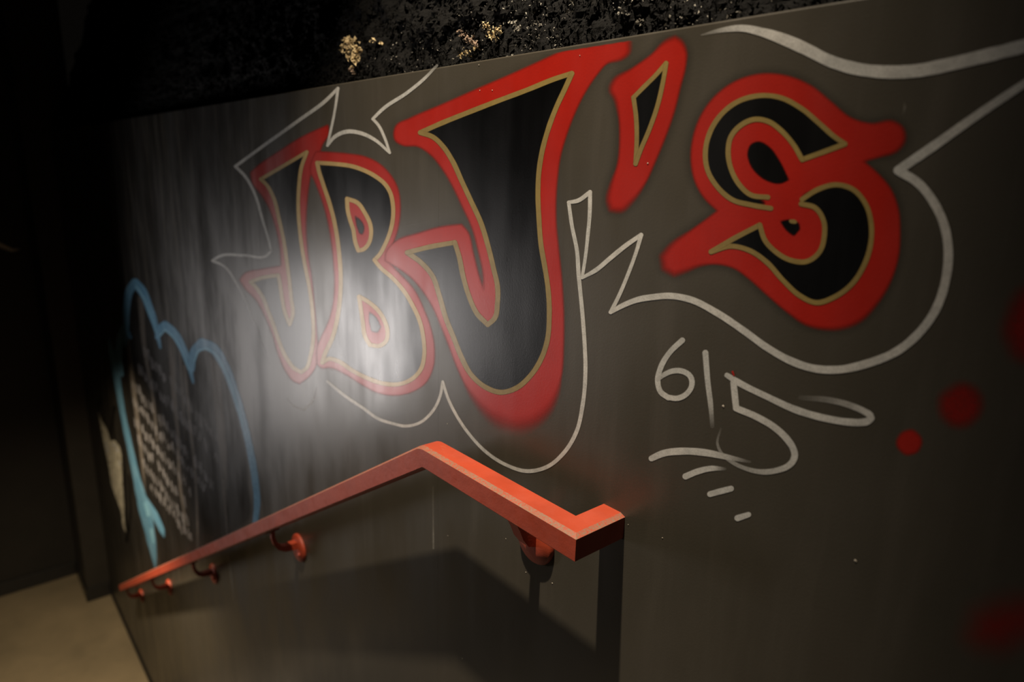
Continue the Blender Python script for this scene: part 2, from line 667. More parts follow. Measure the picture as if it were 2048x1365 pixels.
clump([(706, 98, 17), (716, 112, 18), (702, 84, 11)], MAT_TAN, 60, 0.0072, 'largest bare tan patch of foam in the black wall')
clump([(750, 82, 6), (766, 88, 4)], MAT_TAN, 12, 0.0042, 'two tiny tan crumbs beside the tan patch')
clump([(707, 145, 7)], MAT_MAUVE, 16, 0.0045, 'small pinkish crumb just above the wall panel edge')
clump([(932, 68, 8), (944, 78, 7), (955, 88, 6)], MAT_MAUVE, 26, 0.0042, 'brownish slanting tuft of foam')
clump([(978, 52, 7), (986, 64, 9), (1000, 62, 8), (992, 76, 6)], MAT_TAN, 22, 0.0036, 'tan branching tuft of foam')
clump([(1030, 46, 9), (1040, 58, 8)], MAT_GREYF, 22, 0.0036, 'grey tuft right of the tan branching tuft')
clump([(940, 107, 9), (955, 100, 8), (925, 112, 6)], MAT_TAN, 14, 0.0034, 'yellowish crumbs along the panel edge')
clump([(1140, 28, 12), (1150, 10, 10), (1245, 25, 14), (1290, 45, 10), (1075, 50, 9)], MAT_GREYF, 12, 0.0032, 'scattered grey flecks in the black foam')

# ------------------------------------------------------------------ handrail
def rail_material(name, worn):
    t = NT(name)
    base = t.mix(t.ramp(t.noise(11, 4, 0.6), 0.35, 0.65), (0.34, 0.046, 0.0175), (0.29, 0.039, 0.015))
    sc = t.noise(45, 5, 0.75, (0.35, 1, 1.0))
    base = t.mix(t.ramp(sc, 0.64, 0.72, 0.0, 0.55), base, (0.34, 0.10, 0.05))
    if worn:
        w = t.noise(240, 4, 0.7)
        base = t.mix(t.ramp(w, 0.36, 0.62), base, (0.17, 0.125, 0.085))
    t.l(base, t.p.inputs['Base Color'])
    t.l(t.ramp(t.noise(20, 3), 0.3, 0.7, 0.42, 0.60), t.p.inputs['Roughness'])
    b = t.n('ShaderNodeBump')
    b.inputs['Strength'].default_value = 0.25
    b.inputs['Distance'].default_value = 0.002
    t.l(t.noise(60, 4, 0.65), b.inputs['Height'])
    t.l(b.outputs[0], t.p.inputs['Normal'])
    return t.m


MAT_RAIL = rail_material('orange_red_rail_paint', False)
MAT_WORN = rail_material('worn_rail_edge', True)
MAT_IRON = plain('dark_red_bracket_paint', (0.22, 0.028, 0.016), (0.15, 0.02, 0.012), 20, 0.42)

RW, RH, RB = 0.064, 0.058, 0.0055
YC = 0.889
ZT = -0.676
ZC = ZT - RH / 2
XR = -0.820
XB = -1.330
SL = 0.614
TH = math.atan(SL)
XE = -6.36
sec = [(-RW / 2 + RB, RH / 2), (RW / 2 - RB * 2.2, RH / 2), (RW / 2, RH / 2 - RB), (RW / 2, -RH / 2 + RB),
       (RW / 2 - RB, -RH / 2), (-RW / 2 + RB, -RH / 2), (-RW / 2, -RH / 2 + RB), (-RW / 2, RH / 2 - RB)]


def rail_z(x):
    return ZC + (x - XB) * SL if x < XB else ZC


rings = [[M(XR + u, 1.0, ZC + v) for u, v in sec],
         [M(XR + u, YC + RW * 0.62 - 0.0, ZC + v) for u, v in sec],
         [M(XR + u, YC - u, ZC + v) for u, v in sec]]
r0 = 0.045
cx_, cz_ = XB + r0 * math.tan(TH / 2), ZC - r0
for k in range(6):
    a = TH * k / 5
    nxv, nzv = -math.sin(a), math.cos(a)
    rings.append([M(cx_ + (r0 + v) * nxv, YC - u, cz_ + (r0 + v) * nzv) for u, v in sec])
ze = rail_z(XE)
rings.append([M(XE - u * math.cos(TH) - v * math.sin(TH), YC - u, ze - u * math.sin(TH) + v * math.cos(TH)) for u, v in sec])
rings.append([M(XE - u * math.cos(TH) - v * math.sin(TH), 1.0, ze - u * math.sin(TH) + v * math.cos(TH)) for u, v in sec])
V = [p for r in rings for p in r]
F, MI = [], []
for k in range(len(rings) - 1):
    for i in range(8):
        j = (i + 1) % 8
        F.append((8 * k + i, 8 * k + j, 8 * k + 8 + j, 8 * k + 8 + i))
        MI.append(1 if i == 1 else 0)
F.append(tuple(range(7, -1, -1)))
F.append(tuple(8 * (len(rings) - 1) + i for i in range(8)))
MI += [0, 0]
hr = tag(empty('handrail', M(XB, 1.0, ZC)), 'orange-red painted square bar handrail bent down along the graffiti wall', 'handrail')
bar = mesh_obj('rail', V, F, [MAT_RAIL, MAT_WORN], hr, midx=MI)
bar.data.validate()


def bracket(x):
    zb = rail_z(x) - RH / 2 * (1 if x > XB else 1.17)
    zp = zb - 0.118
    # arm: out of the wall, then up under the rail, thicker at the wall
    za = zp + 0.020
    path = [(1.0, za), (0.965, za), (0.935, za + 0.003), (0.912, za + 0.014), (0.897, za + 0.036), (0.889, za + 0.066), (0.889, zb + 0.004)]
    if x > XB:                                  # the first one stands close in to the wall
        path = [(1.0, za - 0.01), (0.985, za - 0.01), (0.968, za - 0.004), (0.955, za + 0.014), (0.944, za + 0.04), (0.925, za + 0.075), (0.905, zb + 0.004)]
    wd_ = [0.015, 0.015, 0.013, 0.0105, 0.0085, 0.0075, 0.0075] if x < XB else [0.017] * 7
    V, F = [], []
    for k, (y, z) in enumerate(path):
        a = path[max(0, k - 1)]
        b = path[min(len(path) - 1, k + 1)]
        t = Vector((b[0] - a[0], b[1] - a[1])).normalized()
        nr = (-t[1], t[0])
        w = wd_[k]
        for su, sv in ((-1, -1), (1, -1), (1, 1), (-1, 1)):
            V.append(M(x + su * w, y + nr[0] * sv * w, z + nr[1] * sv * w))
    for k in range(len(path) - 1):
        for i in range(4):
            j = (i + 1) % 4
            F.append((4 * k + i, 4 * k + j, 4 * k + 4 + j, 4 * k + 4 + i))
    F += [(3, 2, 1, 0), tuple(4 * (len(path) - 1) + i for i in range(4))]
    arm = mesh_obj('bracket', V, F, MAT_RAIL, hr)
    # round wall plate with a domed face and a fixing screw
    prof = [(0.0, 0.0), (0.060, 0.0), (0.061, 0.007), (0.056, 0.013), (0.030, 0.019), (0.0, 0.020)]
    V, F = [], []
    n = 28
    for r, h in prof[1:-1]:
        for q in range(n):
            a = 2 * math.pi * q / n
            V.append(M(x + r * math.cos(a), 1.0 - h, zp + r * math.sin(a)))
    V.append(M(x, 1.0 - 0.020, zp))
    m = len(prof) - 2
    for k in range(m - 1):
        for q in range(n):
            F.append((k * n + q, k * n + (q + 1) % n, (k + 1) * n + (q + 1) % n, (k + 1) * n + q))
    for q in range(n):
        F.append(((m - 1) * n + q, (m - 1) * n + (q + 1) % n, m * n))
    mesh_obj('wall_plate', V, F, MAT_RAIL, arm, smooth=True)
    for sx, szz in (((-0.034, 0.012), (0.034, -0.012)) if x < XB else ()):
        V, F = [], []
        for r, h in ((0.0075, 0.017), (0.007, 0.0215), (0.003, 0.023)):
            for q in range(8):
                a = 2 * math.pi * q / 8
                V.append(M(x + sx + r * math.cos(a), 1.0 - h, zp + szz + r * math.sin(a)))
        for k in range(2):
            for q in range(8):
                F.append((k * 8 + q, k * 8 + (q + 1) % 8, k * 8 + 8 + (q + 1) % 8, k * 8 + 8 + q))
        F.append(tuple(16 + q for q in range(8)))
        mesh_obj('screw', V, F, MAT_RAIL, arm)
    # saddle plate under the rail
    a = 0.0 if x > XB else TH
    V = []
    for (du, dy, dv) in [(sx, sy, sz) for sz in (0, -0.008) for sx, sy in ((-0.045, -0.016), (0.045, -0.016), (0.045, 0.016), (-0.045, 0.016))]:
        V.append(M(x + du * math.cos(a), YC + dy, zb + 0.001 + du * math.sin(a) + dv))
    mesh_obj('saddle', V, [(0, 1, 2, 3), (7, 6, 5, 4), (0, 4, 5, 1), (1, 5, 6, 2), (2, 6, 7, 3), (3, 7, 4, 0)], MAT_IRON, arm)


for bx in (-1.045, -2.49, -3.80, -5.03, -6.20):
    bracket(bx)

# ------------------------------------------------------------------ the big red letters
O_RED, O_BLK, O_GLD = 0.00016, 0.00034, 0.00052
LET = 'red black and gold letters painted across the wall'

J1_gold = [(521.6, 358.7), (613.6, 304.3), (602.6, 335.5), (598.2, 369.7), (596.5, 406.4), (599, 455), (603, 490), (609.5, 529), (619.8, 582), (625.7, 634.6),
           (626.6, 672.7), (621.3, 710.8), (611, 738.7), (602.2, 744.5), (590.5, 738.7), (572.9, 716.7), (558.3, 684.5), (546.5, 649.3), (536.3, 622.9),
           (523, 590.7), (509.9, 573), (501, 564.3), (526, 555.5), (556.8, 551), (559.7, 567), (564.1, 596.5), (570, 625.8), (579.4, 649.3), (585.2, 631.7),
           (582.3, 596.5), (578.8, 561.4), (574.4, 529), (567, 479.3), (558.3, 440), (546.5, 394), (533, 369.7)]
J1_red = [(656, 250), (607.5, 272), (556, 304), (517, 331), (501, 345), (505, 367), (522, 389), (537, 414), (549, 448), (555, 470), (560, 500), (562, 532),
          (526, 538), (485, 551), (479, 561), (491, 579), (511, 599.5), (529, 632), (543.6, 667), (558, 714), (573, 746), (587.6, 763.6), (599.3, 768), (617, 755),
          (631.5, 734), (635.5, 702), (634, 670), (630, 620), (623, 553), (616, 510), (612, 450), (615, 394), (621, 348), (627, 352), (636, 368), (650, 345), (655, 315), (640, 303), (645, 289), (657.5, 268)]
B_gold = [(634.4, 325.8), (668.6, 328), (705, 333), (729.6, 341.6), (754, 355), (771, 369.7), (780.9, 386.8), (785.7, 408.8), (785.7, 438), (779.6, 466), (769.3, 491),
          (757.5, 511.5), (748.8, 520.3), (760.5, 535), (784, 555.5), (807.4, 581.9), (825, 611), (839.6, 643.4), (847, 678.6), (848.4, 710.8), (842.6, 737),
          (825, 757.7), (801.5, 768), (769.3, 768), (737, 757.7), (704.8, 741.6), (675.5, 722.6), (657.9, 718), (644.7, 725.5), (649, 710.8), (663.8, 678.6),
          (674, 640.5), (680, 596.5), (681.4, 552.6), (678.4, 508.6), (672.6, 464.7), (666.6, 435), (658.8, 406.4), (646.6, 369.7), (638, 342.9)]
B_red = [(632, 303), (693, 307.5), (729.6, 313.6), (758.9, 328), (780.9, 350), (795.5, 377), (800.4, 408.8), (799, 440), (793, 468), (783, 495), (776, 515), (785, 532),
         (800, 548), (828, 579), (848.4, 620), (863, 661), (869, 699), (866, 737), (851.3, 766.5), (825, 784), (792.7, 791.4), (757.5, 787), (722.4, 769.4), (690, 749),
         (658, 736), (643, 737), (634, 730), (634.5, 693), (643, 673), (658, 640.5), (666.7, 602), (669, 567), (666.7, 523), (662, 479), (655, 440), (641.7, 394), (627, 357.5), (621, 345), (624, 320)]
B_c1 = [(694, 397.8), (715, 406), (729.6, 425.9), (740.6, 450), (742, 470), (737, 488), (725.3, 499.8), (716.5, 501.3), (710.7, 485), (706.3, 458.8), (700, 440), (695.4, 420)]
B_h1 = [(710, 432), (719.8, 439), (728.4, 455), (725.5, 470), (718.5, 467), (713, 450)]
B_c2 = [(718, 593.6), (734, 602.4), (757.5, 623), (770.8, 646.4), (775, 664), (770.8, 684.5), (760.5, 691.8), (740, 690.3), (731, 675.7), (725.3, 643.4), (721, 614)]
B_h2 = [(738.5, 624), (751.7, 634.6), (762, 655), (754.6, 666), (743, 663), (738.5, 643.4)]
J2_gold = [(840.6, 265.4), (877, 249), (941.7, 222.9), (994.4, 202.4), (1053, 180.4), (1111.6, 157), (1143.8, 146.7), (1132, 173), (1111.6, 217), (1095.5, 261), (1083.8, 305),
           (1077.9, 343), (1075.9, 387), (1078, 439), (1082, 489.9), (1090, 536.5), (1095.8, 575.3), (1098.5, 633.5), (1093.9, 684), (1080, 722.8), (1059, 753.9),
           (1031.7, 777), (1000.7, 785), (969.6, 774), (942.5, 750), (923, 715), (907.5, 676), (892, 637.4), (878.4, 590.8), (864.8, 552), (841.5, 524.8), (814.3, 505.4),
           (861, 493.8), (909.5, 485.2), (917, 509), (927, 556), (938.6, 594.7), (954, 627.7), (975.5, 649.8), (989, 637.4), (994.9, 606), (995.2, 575.3), (987, 536.5),
           (975.5, 489.9), (961.9, 446), (941.7, 401.6), (924, 363.5), (903.6, 319.6), (886, 293), (865.5, 274)]
J2_red = [(787.8, 266.8), (792, 252), (818.6, 237.5), (883, 209.7), (959, 176), (1023.7, 148), (1097, 114.5), (1152.6, 88), (1172, 76), (1215, 62), (1256, 60), (1258, 85), (1256, 107), (1243.4, 117.4),
          (1214, 127), (1193.6, 149.6), (1170, 184.8), (1149.7, 225.8), (1132, 272.7), (1120.4, 313.7), (1114.5, 357.6), (1111.6, 401.6), (1112, 445), (1117, 497.6), (1123, 555.9),
          (1126.9, 621.9), (1126.9, 691.7), (1123, 750), (1113.3, 790), (1093.9, 824), (1066.7, 845), (1039.5, 852), (1008.4, 846), (979, 830), (956, 808), (934.7, 778),
          (915.3, 738.3), (895.9, 687.9), (880.3, 649), (864.8, 614), (845.4, 583), (822, 555.9), (798, 538), (770, 522), (772, 505), (787.2, 486), (837.6, 466.6), (888, 453), (923, 449), (934.7, 462.7),
          (946.3, 505.4), (958, 552), (967, 580), (966.5, 552), (956, 500), (944, 456), (924, 412), (906.5, 375), (886, 340), (862.5, 310.8), (836, 293), (804, 290), (790, 280)]
AP_red = [(1349.8, 75.3), (1361, 82.3), (1372, 104.5), (1370.7, 132.4), (1361, 171.4), (1347, 227), (1330.3, 274.4), (1310.8, 321.7), (1288.6, 369), (1263.5, 402.4), (1241.2, 420.5),
          (1221.8, 419), (1216.2, 399.6), (1221.8, 371.8), (1235.7, 327.3), (1239.9, 277), (1237, 227), (1230, 196.4), (1221.8, 179.7), (1227.3, 163), (1263.5, 138), (1302.5, 110), (1333, 82.3)]
AP_gold = [(1332.5, 126), (1310.8, 151), (1288.6, 173), (1267, 195), (1272, 232.6), (1273.5, 277), (1271, 328), (1280, 303), (1298.5, 259), (1314.5, 213), (1325.6, 165.8)]
S_red = [(1382.6, 323.4), (1386.6, 275), (1404.8, 226.7), (1437, 186.4), (1477.3, 160.2), (1525.6, 148), (1578, 153.4), (1622.3, 172.3), (1662.6, 204.5), (1703, 236.8), (1743.2, 247.7),
         (1787.6, 244), (1803.7, 255), (1808.5, 279), (1795.6, 299.2), (1759.3, 313.3), (1727, 322.6), (1755.3, 347.6), (1779.5, 375.8), (1795.6, 416), (1799.6, 464.4), (1795.6, 516.8),
         (1779.5, 565), (1751.3, 609.5), (1719, 641.7), (1682.8, 655.8), (1646.5, 657), (1614.3, 649.8), (1574, 623.6), (1533.7, 589.3), (1497.4, 557), (1469, 537), (1441, 529),
         (1400.7, 531), (1372.5, 541), (1348.4, 549), (1328.2, 537), (1324.2, 512.8), (1344.3, 488.6), (1380.6, 462.4), (1416.9, 436), (1435, 422), (1408.8, 396), (1390.7, 363.7)]
S_h1 = [(1495.4, 303.3), (1501.5, 289), (1517.6, 283), (1537.7, 293), (1557.9, 319.4), (1578, 359.7), (1562, 367), (1533.7, 361.7), (1513.6, 347.6), (1499.5, 327.4)]
S_h2 = [(1560, 442.3), (1582, 439.5), (1598, 446.3), (1600, 458.4), (1588, 472.5), (1574, 462.4)]
S_g1 = [(1541.8, 417), (1501.5, 410), (1465.2, 400), (1433, 371.8), (1414.8, 339.5), (1410.8, 303.3), (1418.9, 267), (1441, 230.7), (1473.3, 204.5), (1509.5, 192.5), (1557.9, 194.5),
        (1602.2, 216.6), (1638.5, 246.8), (1670.7, 275), (1690, 288), (1654.6, 301.2), (1604.2, 319.4), (1588, 291), (1562, 261), (1537.7, 243.6), (1509.5, 238.8), (1481.3, 250.9),
        (1461.2, 275), (1456.3, 303.3), (1461.2, 335.5), (1477.3, 367.7), (1501.5, 390), (1535.7, 394.7)]
S_b1 = S_g1[1:-1] + [(1527, 406)]
S_g2 = [(1604.2, 399), (1634.4, 379.8), (1674.7, 369.7), (1707, 379.8), (1731, 408), (1742.4, 448.3), (1741.2, 488.6), (1727, 533), (1703, 569.2), (1670.7, 593.4), (1630.4, 605.5),
        (1602.2, 593.4), (1566, 561), (1533.7, 525), (1497.4, 500.7), (1461.2, 492.6), (1422, 504), (1469.2, 476.5), (1519.6, 450.3), (1529.7, 480.5), (1549.8, 502.7), (1582, 520.9),
        (1614.3, 522.9), (1638.5, 504.7), (1648.5, 472.5), (1646.5, 440), (1630.4, 416), (1602.2, 408)]


def soft_near(base, spots):
    def f(Q):
        v = np.full(len(Q), float(base))
        for (x, y, rad, most) in spots:
            d_ = np.hypot(Q[:, 0] - x, Q[:, 1] - y)
            v = np.maximum(v, base + (most - base) * np.clip(1.25 - d_ / rad, 0, 1))
        return v
    return f


def soft_low(base, y0, y1, most):
    def f(Q):
        t = np.clip((Q[:, 1] - y0) / (y1 - y0), 0, 1)
        return base + (most - base) * t * t
    return f


def letter(name, label, red, gold, gw, fills, holes=(), rings=(), soft=7.0, halo=2.5, lift=0.0, soot=0.0, gmat=None, gold_open=(), cat='painted letter'):
    L = patch(name, [red], O_RED + lift, MAT_RED, None, soft)
    tag(L, label, cat, LET)
    if soot:
        patch('dark_overspray', [red], 0.00006, MAT_SOOT, L, 30.0, 8.0, level=soot, g=6.0)
    for f in fills:
        patch('black_fill', [f], O_BLK, MAT_BLACK, L, 4.0 + halo * 1.6, halo)
    for c, h in rings:
        patch('red_centre', [c], O_BLK + 0.00006, MAT_RED, L, 2.0)
        patch('dark_hole', [h], O_BLK + 0.00012, MAT_BLACK, L, 5.0)
    for h in holes:
        patch('dark_hole', [h], O_BLK, MAT_BLACK, L, 5.0)
    if gold:
        ribbon('gold_outline', gold, gw, O_GLD, gmat or MAT_GOLD, L, 1.8, True)
    if gold_open:
        ribbon('gold_outline', gold_open, gw, O_GLD, MAT_GOLD, L, 1.8, False)
    return L


letter('painted_letter', 'smaller red letter J with pinkish sheen, first of the painted letters', J1_red, [J1_gold], 3.7, [J1_gold], soft=7, halo=0.0, gmat=MAT_PEACH, lift=-0.00004)
letter('painted_letter', 'red letter B with two red-ringed counters between the two Js', B_red, [B_gold, B_c1, B_c2], 4.1, [B_gold], gmat=MAT_PEACH, rings=[(B_c1, B_h1), (B_c2, B_h2)], soft=7, halo=0.0)
letter('painted_letter', 'tallest red letter J, black filled, reaching the top edge of the wall', J2_red, [J2_gold], 4.9, [J2_gold], soft=soft_near(8, [(1030, 855, 110, 52), (1250, 85, 45, 22)]), lift=0.00004, soot=0.30)
letter('painted_apostrophe', 'red apostrophe with slim black and gold wedge beside the tall J', AP_red, [AP_gold], 4.4, [AP_gold], soft=soft_near(9, [(1235, 415, 60, 22), (1222, 178, 50, 18), (1352, 80, 40, 18)]), soot=0.45, cat='painted mark')
sl = letter('painted_letter', 'red letter S with black filled curls right of the apostrophe', S_red, None, 5.0, [S_b1, S_g2], holes=[S_h1, S_h2], soft=soft_near(9, [(1335, 530, 70, 24), (1700, 645, 110, 18), (1800, 280, 60, 16)]), soot=0.45,
            gold_open=[S_g1, S_g2])
patch('gold_dab', [blob(1586, 443.5, 9, 4.5, 10, 0.1, 0.15)], O_GLD, MAT_GOLD, sl, 2.0, g=2.5)

# ------------------------------------------------------------------ off-white outline work
WHT = 'off-white marker lines around the letters'
O_W = 0.0006
ul = [(542, 500, 2.2), (538, 483, 2.5), (524.5, 438, 2.7), (510, 389, 2.8), (490, 352.6, 3), (470.8, 333, 3), (517, 299, 3.2), (595, 242.8, 3.5), (654, 199, 3.5), (675.9, 176.6, 3), (671, 213.5, 2.4),
      (655, 291.6, 2.6), (668.6, 274.5, 3.6), (693, 263.5, 4), (719.8, 266, 4), (749, 279.4, 3.4), (779.6, 306, 2.4), (768.7, 274.5, 2.8), (756.4, 250, 2.8), (745.5, 238, 2.8), (766, 218, 3.4), (815, 185, 3.4),
      (848, 158, 3.2, .8), (874, 131, 2.6, .35)]
tag(ribbon('outline_stroke', [ul], 3, O_W, MAT_WHITE), 'off-white zigzag outline with two peaks above the smaller J and B', 'painted outline', WHT)
ll = [(542, 503), (533.4, 511.5), (488, 511), (438, 513.5), (425, 521.8), (447, 532, 2.4, .8), (473, 567, 2.2, .7), (496.7, 614, 2, .6), (514, 661, 1.8, .5), (526, 693, 1.7, .4), (538, 728, 1.5, .15)]
tag(ribbon('outline_stroke', [ll], 2.7, O_W, MAT_WHITE), 'thin pale spike outline pointing left beside the smaller J', 'painted outline', WHT)
tag(ribbon('outline_stroke', [[(574, 797, 1.2, .4), (587.6, 813), (608, 820), (625.7, 801.7), (633, 775, 1.2, .4)]], 1.8, O_W, MAT_FAINT),
    'faint thin hook line under the smaller J', 'painted outline', WHT)
bl = [(655, 763.6, 2.5, .7), (687, 790), (725, 816), (760.5, 840), (783.3, 847), (810.5, 852.8), (837.6, 847), (864.8, 823.7), (880.3, 792.7), (885.5, 764), (895.9, 796.6), (915.3, 835.4), (942.5, 874),
      (977.4, 909, 3.2), (1012.3, 930.5, 3.4), (1055, 943, 3.8), (1093.9, 934.4, 4), (1128.8, 905, 4), (1152, 866.4, 4), (1165.7, 808.2, 4), (1171, 738.3, 4), (1169, 684, 4), (1165.7, 637.4, 4),
      (1161, 587, 4), (1157.6, 553.4, 4), (1153.8, 500.7, 4), (1144, 452.3, 3.6), (1137.4, 405, 3.6), (1155, 401.8, 4.2), (1180.2, 384.2, 4), (1179.5, 426, 3.8), (1175.8, 469.9, 3.6), (1170.3, 518.2, 3.4), (1164.2, 556, 3),
      (1192.3, 540.2, 4.4), (1218.7, 518.2, 4.6), (1253.8, 489.7, 4.6), (1282.4, 470, 4.2), (1273.6, 500.7, 3.6), (1256, 549, 3.6), (1236.3, 595.2, 3.8), (1221, 625, 3.8), (1242.9, 612.7, 5), (1275.8, 599.6, 5.6),
      (1306, 594.5, 6), (1336.3, 592, 6.2), (1380.6, 599.4, 6.4), (1433, 625.6, 6.6), (1487.7, 662, 6.8), (1533.8, 695.4, 7), (1580, 721.5, 7.4), (1626, 737, 7.6), (1672, 740, 7.8), (1733.8, 727.7, 8), (1800, 699, 8.2),
      (1839.4, 664.8, 8.4), (1871, 620, 8.6), (1893, 550.7, 9), (1896.5, 500, 9), (1888, 450, 9), (1868, 406, 9), (1836, 366, 9), (1796, 341, 9), (1869, 291, 9), (1950.8, 233, 8.5), (2010, 193, 8), (2075, 150, 7)]
tag(ribbon('outline_stroke', [bl], 2.9, O_W, MAT_WHITE), 'long off-white outline swooping under the letters with spikes and around the S', 'painted outline', WHT)
tr_ = [(1402.8, 70, 1.5, .25), (1445, 60, 5, .55), (1484, 56.4, 7, .9), (1526.8, 65, 9), (1575.7, 82, 12), (1614.8, 99.5, 12), (1657, 120.7, 12), (1706, 136, 12.5), (1771.4, 144, 13), (1836.6, 141, 13), (1901.9, 128, 13), (1967, 112.5, 13),
       (2048, 92, 13), (2090, 80, 13)]
tag(ribbon('outline_stroke', [tr_], 3, O_W, MAT_WHITE), 'broad off-white wave stroke along the wall top above the S', 'painted outline', WHT)
tag(ribbon('outline_stroke', [[(1808, 204, 1.5, .2), (1809.5, 216, 2.2, .7), (1806, 230, 2, .2)]], 2, O_W, MAT_FAINT, feather=3),
    'short pale smear above the right arm of the S', 'painted mark')

# ------------------------------------------------------------------ 615 and its underlines
DIG = 'off-white digits reading 615'
tag(ribbon('painted_digit', [[(1364.6, 681), (1340, 704.6), (1321.5, 735.4), (1315.4, 763), (1321.5, 784.6), (1337, 796)], [(1335, 795), (1355.4, 797), (1373.8, 787.7), (1384, 769), (1381, 753.8), (1367.7, 744), (1346, 742.5), (1328, 750, 5, .8), (1316, 759, 4, .6)]],
           5.4, O_W, MAT_WHITE), 'off-white painted digit 6, first of the number 615', 'painted digit', DIG)
tag(ribbon('painted_digit', [[(1410.8, 706, 5.8), (1415.4, 763, 5.4, .9), (1421.5, 812, 5, .7), (1424.6, 853, 4, .2)]], 5.5, O_W, MAT_WHITE),
    'off-white painted digit 1, a straight line fading downward', 'painted digit', DIG)
tag(ribbon('painted_digit', [[(1453.8, 751, 5), (1475.4, 764.6, 6.4), (1533.8, 793.8), (1595.4, 821.5, 7), (1657, 838.5, 7), (1700, 845, 7.2), (1722, 845.5, 7.2), (1736, 842.5, 7.2), (1742, 837, 7), (1740, 831, 6.8, .95), (1732, 825.5, 6.5, .85), (1703, 812.3, 6.2, .6), (1660, 801, 6, .4), (1601.5, 796, 5, .15)],
                             [(1467, 766), (1472.3, 817)],
                             [(1472.3, 817, 6.2), (1512.3, 833.8, 6.6), (1549, 855.4, 6.6), (1575, 880, 6.6), (1586, 897, 6.6), (1589.5, 911, 6.6), (1585, 924, 6.3, .92), (1574, 934, 6.1, .85), (1558.5, 940, 6, .75), (1527.7, 944.6, 5.4, .65), (1493.8, 938.5, 4.5, .55), (1466, 926, 4, .5), (1443.5, 907.7, 3.2, .45), (1435, 889, 2.8, .4), (1441.5, 858, 2, .15)]],
           6.2, O_W, MAT_WHITE), 'off-white painted digit 5 with a long looped top bar', 'painted digit', DIG)
UND = 'off-white dashes under the 615'
for P, lb in (([(1303, 917.5, 6), (1324.6, 908, 7), (1364.6, 903, 7.2), (1410.8, 906, 7, .95), (1457, 915.4, 5.5, .7), (1500, 924.6, 2.5, .2)], 'longest off-white underline, curving directly below the 615'),
              ([(1371, 953.5), (1395.4, 943.5), (1424, 937.4, 5.6, .9), (1450, 938.5, 3, .2)], 'second off-white dash below the long underline'),
              ([(1420, 989), (1440, 983.5), (1462, 978, 5.8, .8)], 'third off-white dash below the 615, shorter'),
              ([(1475, 1037), (1497, 1030, 5.4, .9)], 'lowest and smallest off-white dash below the 615')):
    tag(ribbon('painted_dash', [P], 6, O_W, MAT_WHITE), lb, 'painted dash', UND)

# ------------------------------------------------------------------ red dots
DOT = 'red spray dots at the right end of the wall'
tag(patch('spray_dot', [blob(1819, 885, 24)], O_RED, MAT_RED, None, 12.0), 'small crisp red spray dot lower left of the larger dot', 'spray dot', DOT)
tag(patch('spray_dot', [blob(1922, 811, 40, 38)], O_RED, MAT_HAZE, None, 36.0), 'larger blurry red spray dot right of the looped 5', 'spray dot', DOT)
tag(patch('spray_dot', [blob(2066, 645, 46, 72, 14, 0.05, 0.3)], O_RED, MAT_HAZE, None, 60.0, g=6), 'dark red soft blotch cut by the frame beside the long outline', 'spray dot', DOT)
tag(patch('spray_dot', [blob(2010, 1250, 78, 50, 14, 0.08, -0.3)], O_RED, MAT_HAZE, None, 80.0, level=0.62, g=8), 'dim red blotch low at the right end of the wall', 'spray dot', DOT)
tag(patch('spray_haze', [blob(1285, 975, 60, 40, 14, 0.1, 0.3)], O_RED, MAT_HAZE, None, 80.0, level=0.11, g=8), 'faint reddish spray haze above the handrail end', 'spray mark')

# ------------------------------------------------------------------ blue cloud with scrawled text
cl_fill = [(252, 660), (262, 590), (272, 575), (290, 610), (312, 670), (330, 660), (350, 685), (376, 745), (392, 720), (408, 700), (428, 712), (452, 760), (475, 830), (490, 900), (497, 970), (496, 1040), (470, 1060), (420, 1085), (360, 1115),
           (325, 1130), (316, 1060), (300, 1010), (283, 960), (268, 890), (254, 810), (243, 740), (240, 700)]
cloud = patch('painted_cloud', [cl_fill], O_RED, MAT_CLOUD, None, 14.0, corner=80)
tag(cloud, 'blue outlined cloud filled black with grey scrawled lines above the lower handrail', 'painted cloud')
blue = [[(217, 676, 2, .7), (222, 700, 5), (229, 727, 8), (237, 777, 6), (246, 830, 5.2), (259, 891.6, 5.6), (274.5, 962, 7), (285.5, 1006, 11), (296.5, 1050, 11), (304, 1089.5, 8), (309, 1120, 4.5), (311, 1138, 2, .6)],
        [(285, 992, 5), (307.5, 1028, 7), (324, 1062, 5), (328, 1074, 2, .5)],
        [(243, 750, 4), (238, 711.4, 7), (240, 676, 6.5), (249, 655, 6.5), (261, 676, 3, .7)],
        [(250, 690, 3.5, .8), (251.5, 654, 6.5), (253.5, 610, 7), (260, 580, 8), (270, 566, 8.5), (283.3, 581, 8.5), (298.7, 616, 7.5), (311.9, 656, 5.5), (320.7, 696, 2.5, .7)],
        [(315, 675, 5), (320, 657, 7), (330, 650, 7.5), (346, 664, 8), (364.6, 695, 7.5), (377.8, 730, 6), (386.6, 766, 2.5, .7)],
        [(383, 740, 6), (388, 704, 8.5), (404, 687, 10), (425, 696, 10), (447, 728, 9), (469, 784, 8), (486, 840, 7.5), (501, 905, 7), (510.5, 962, 7), (514, 1010, 6.5), (510.5, 1046, 5.5)]]
ribbon('blue_outline', blue, 7, O_GLD, MAT_BLUE, cloud, 3.0, wob=0.10)
pale = [[(272, 573, 2), (284, 590, 2), (299, 624, 1.6), (312, 664, 1.4)], [(320, 672, 1.6), (330, 660, 2), (345, 673, 2), (363, 702, 1.8), (378, 740, 1.4)],
        [(389, 722, 2), (398, 702, 2.6), (412, 697, 3), (428, 706, 2.6), (448, 738, 2.2), (470, 795, 2), (486, 850, 1.8)], [(291, 1008, 4), (297, 1030, 4)], [(303, 1062, 4), (306, 1085, 3)]]
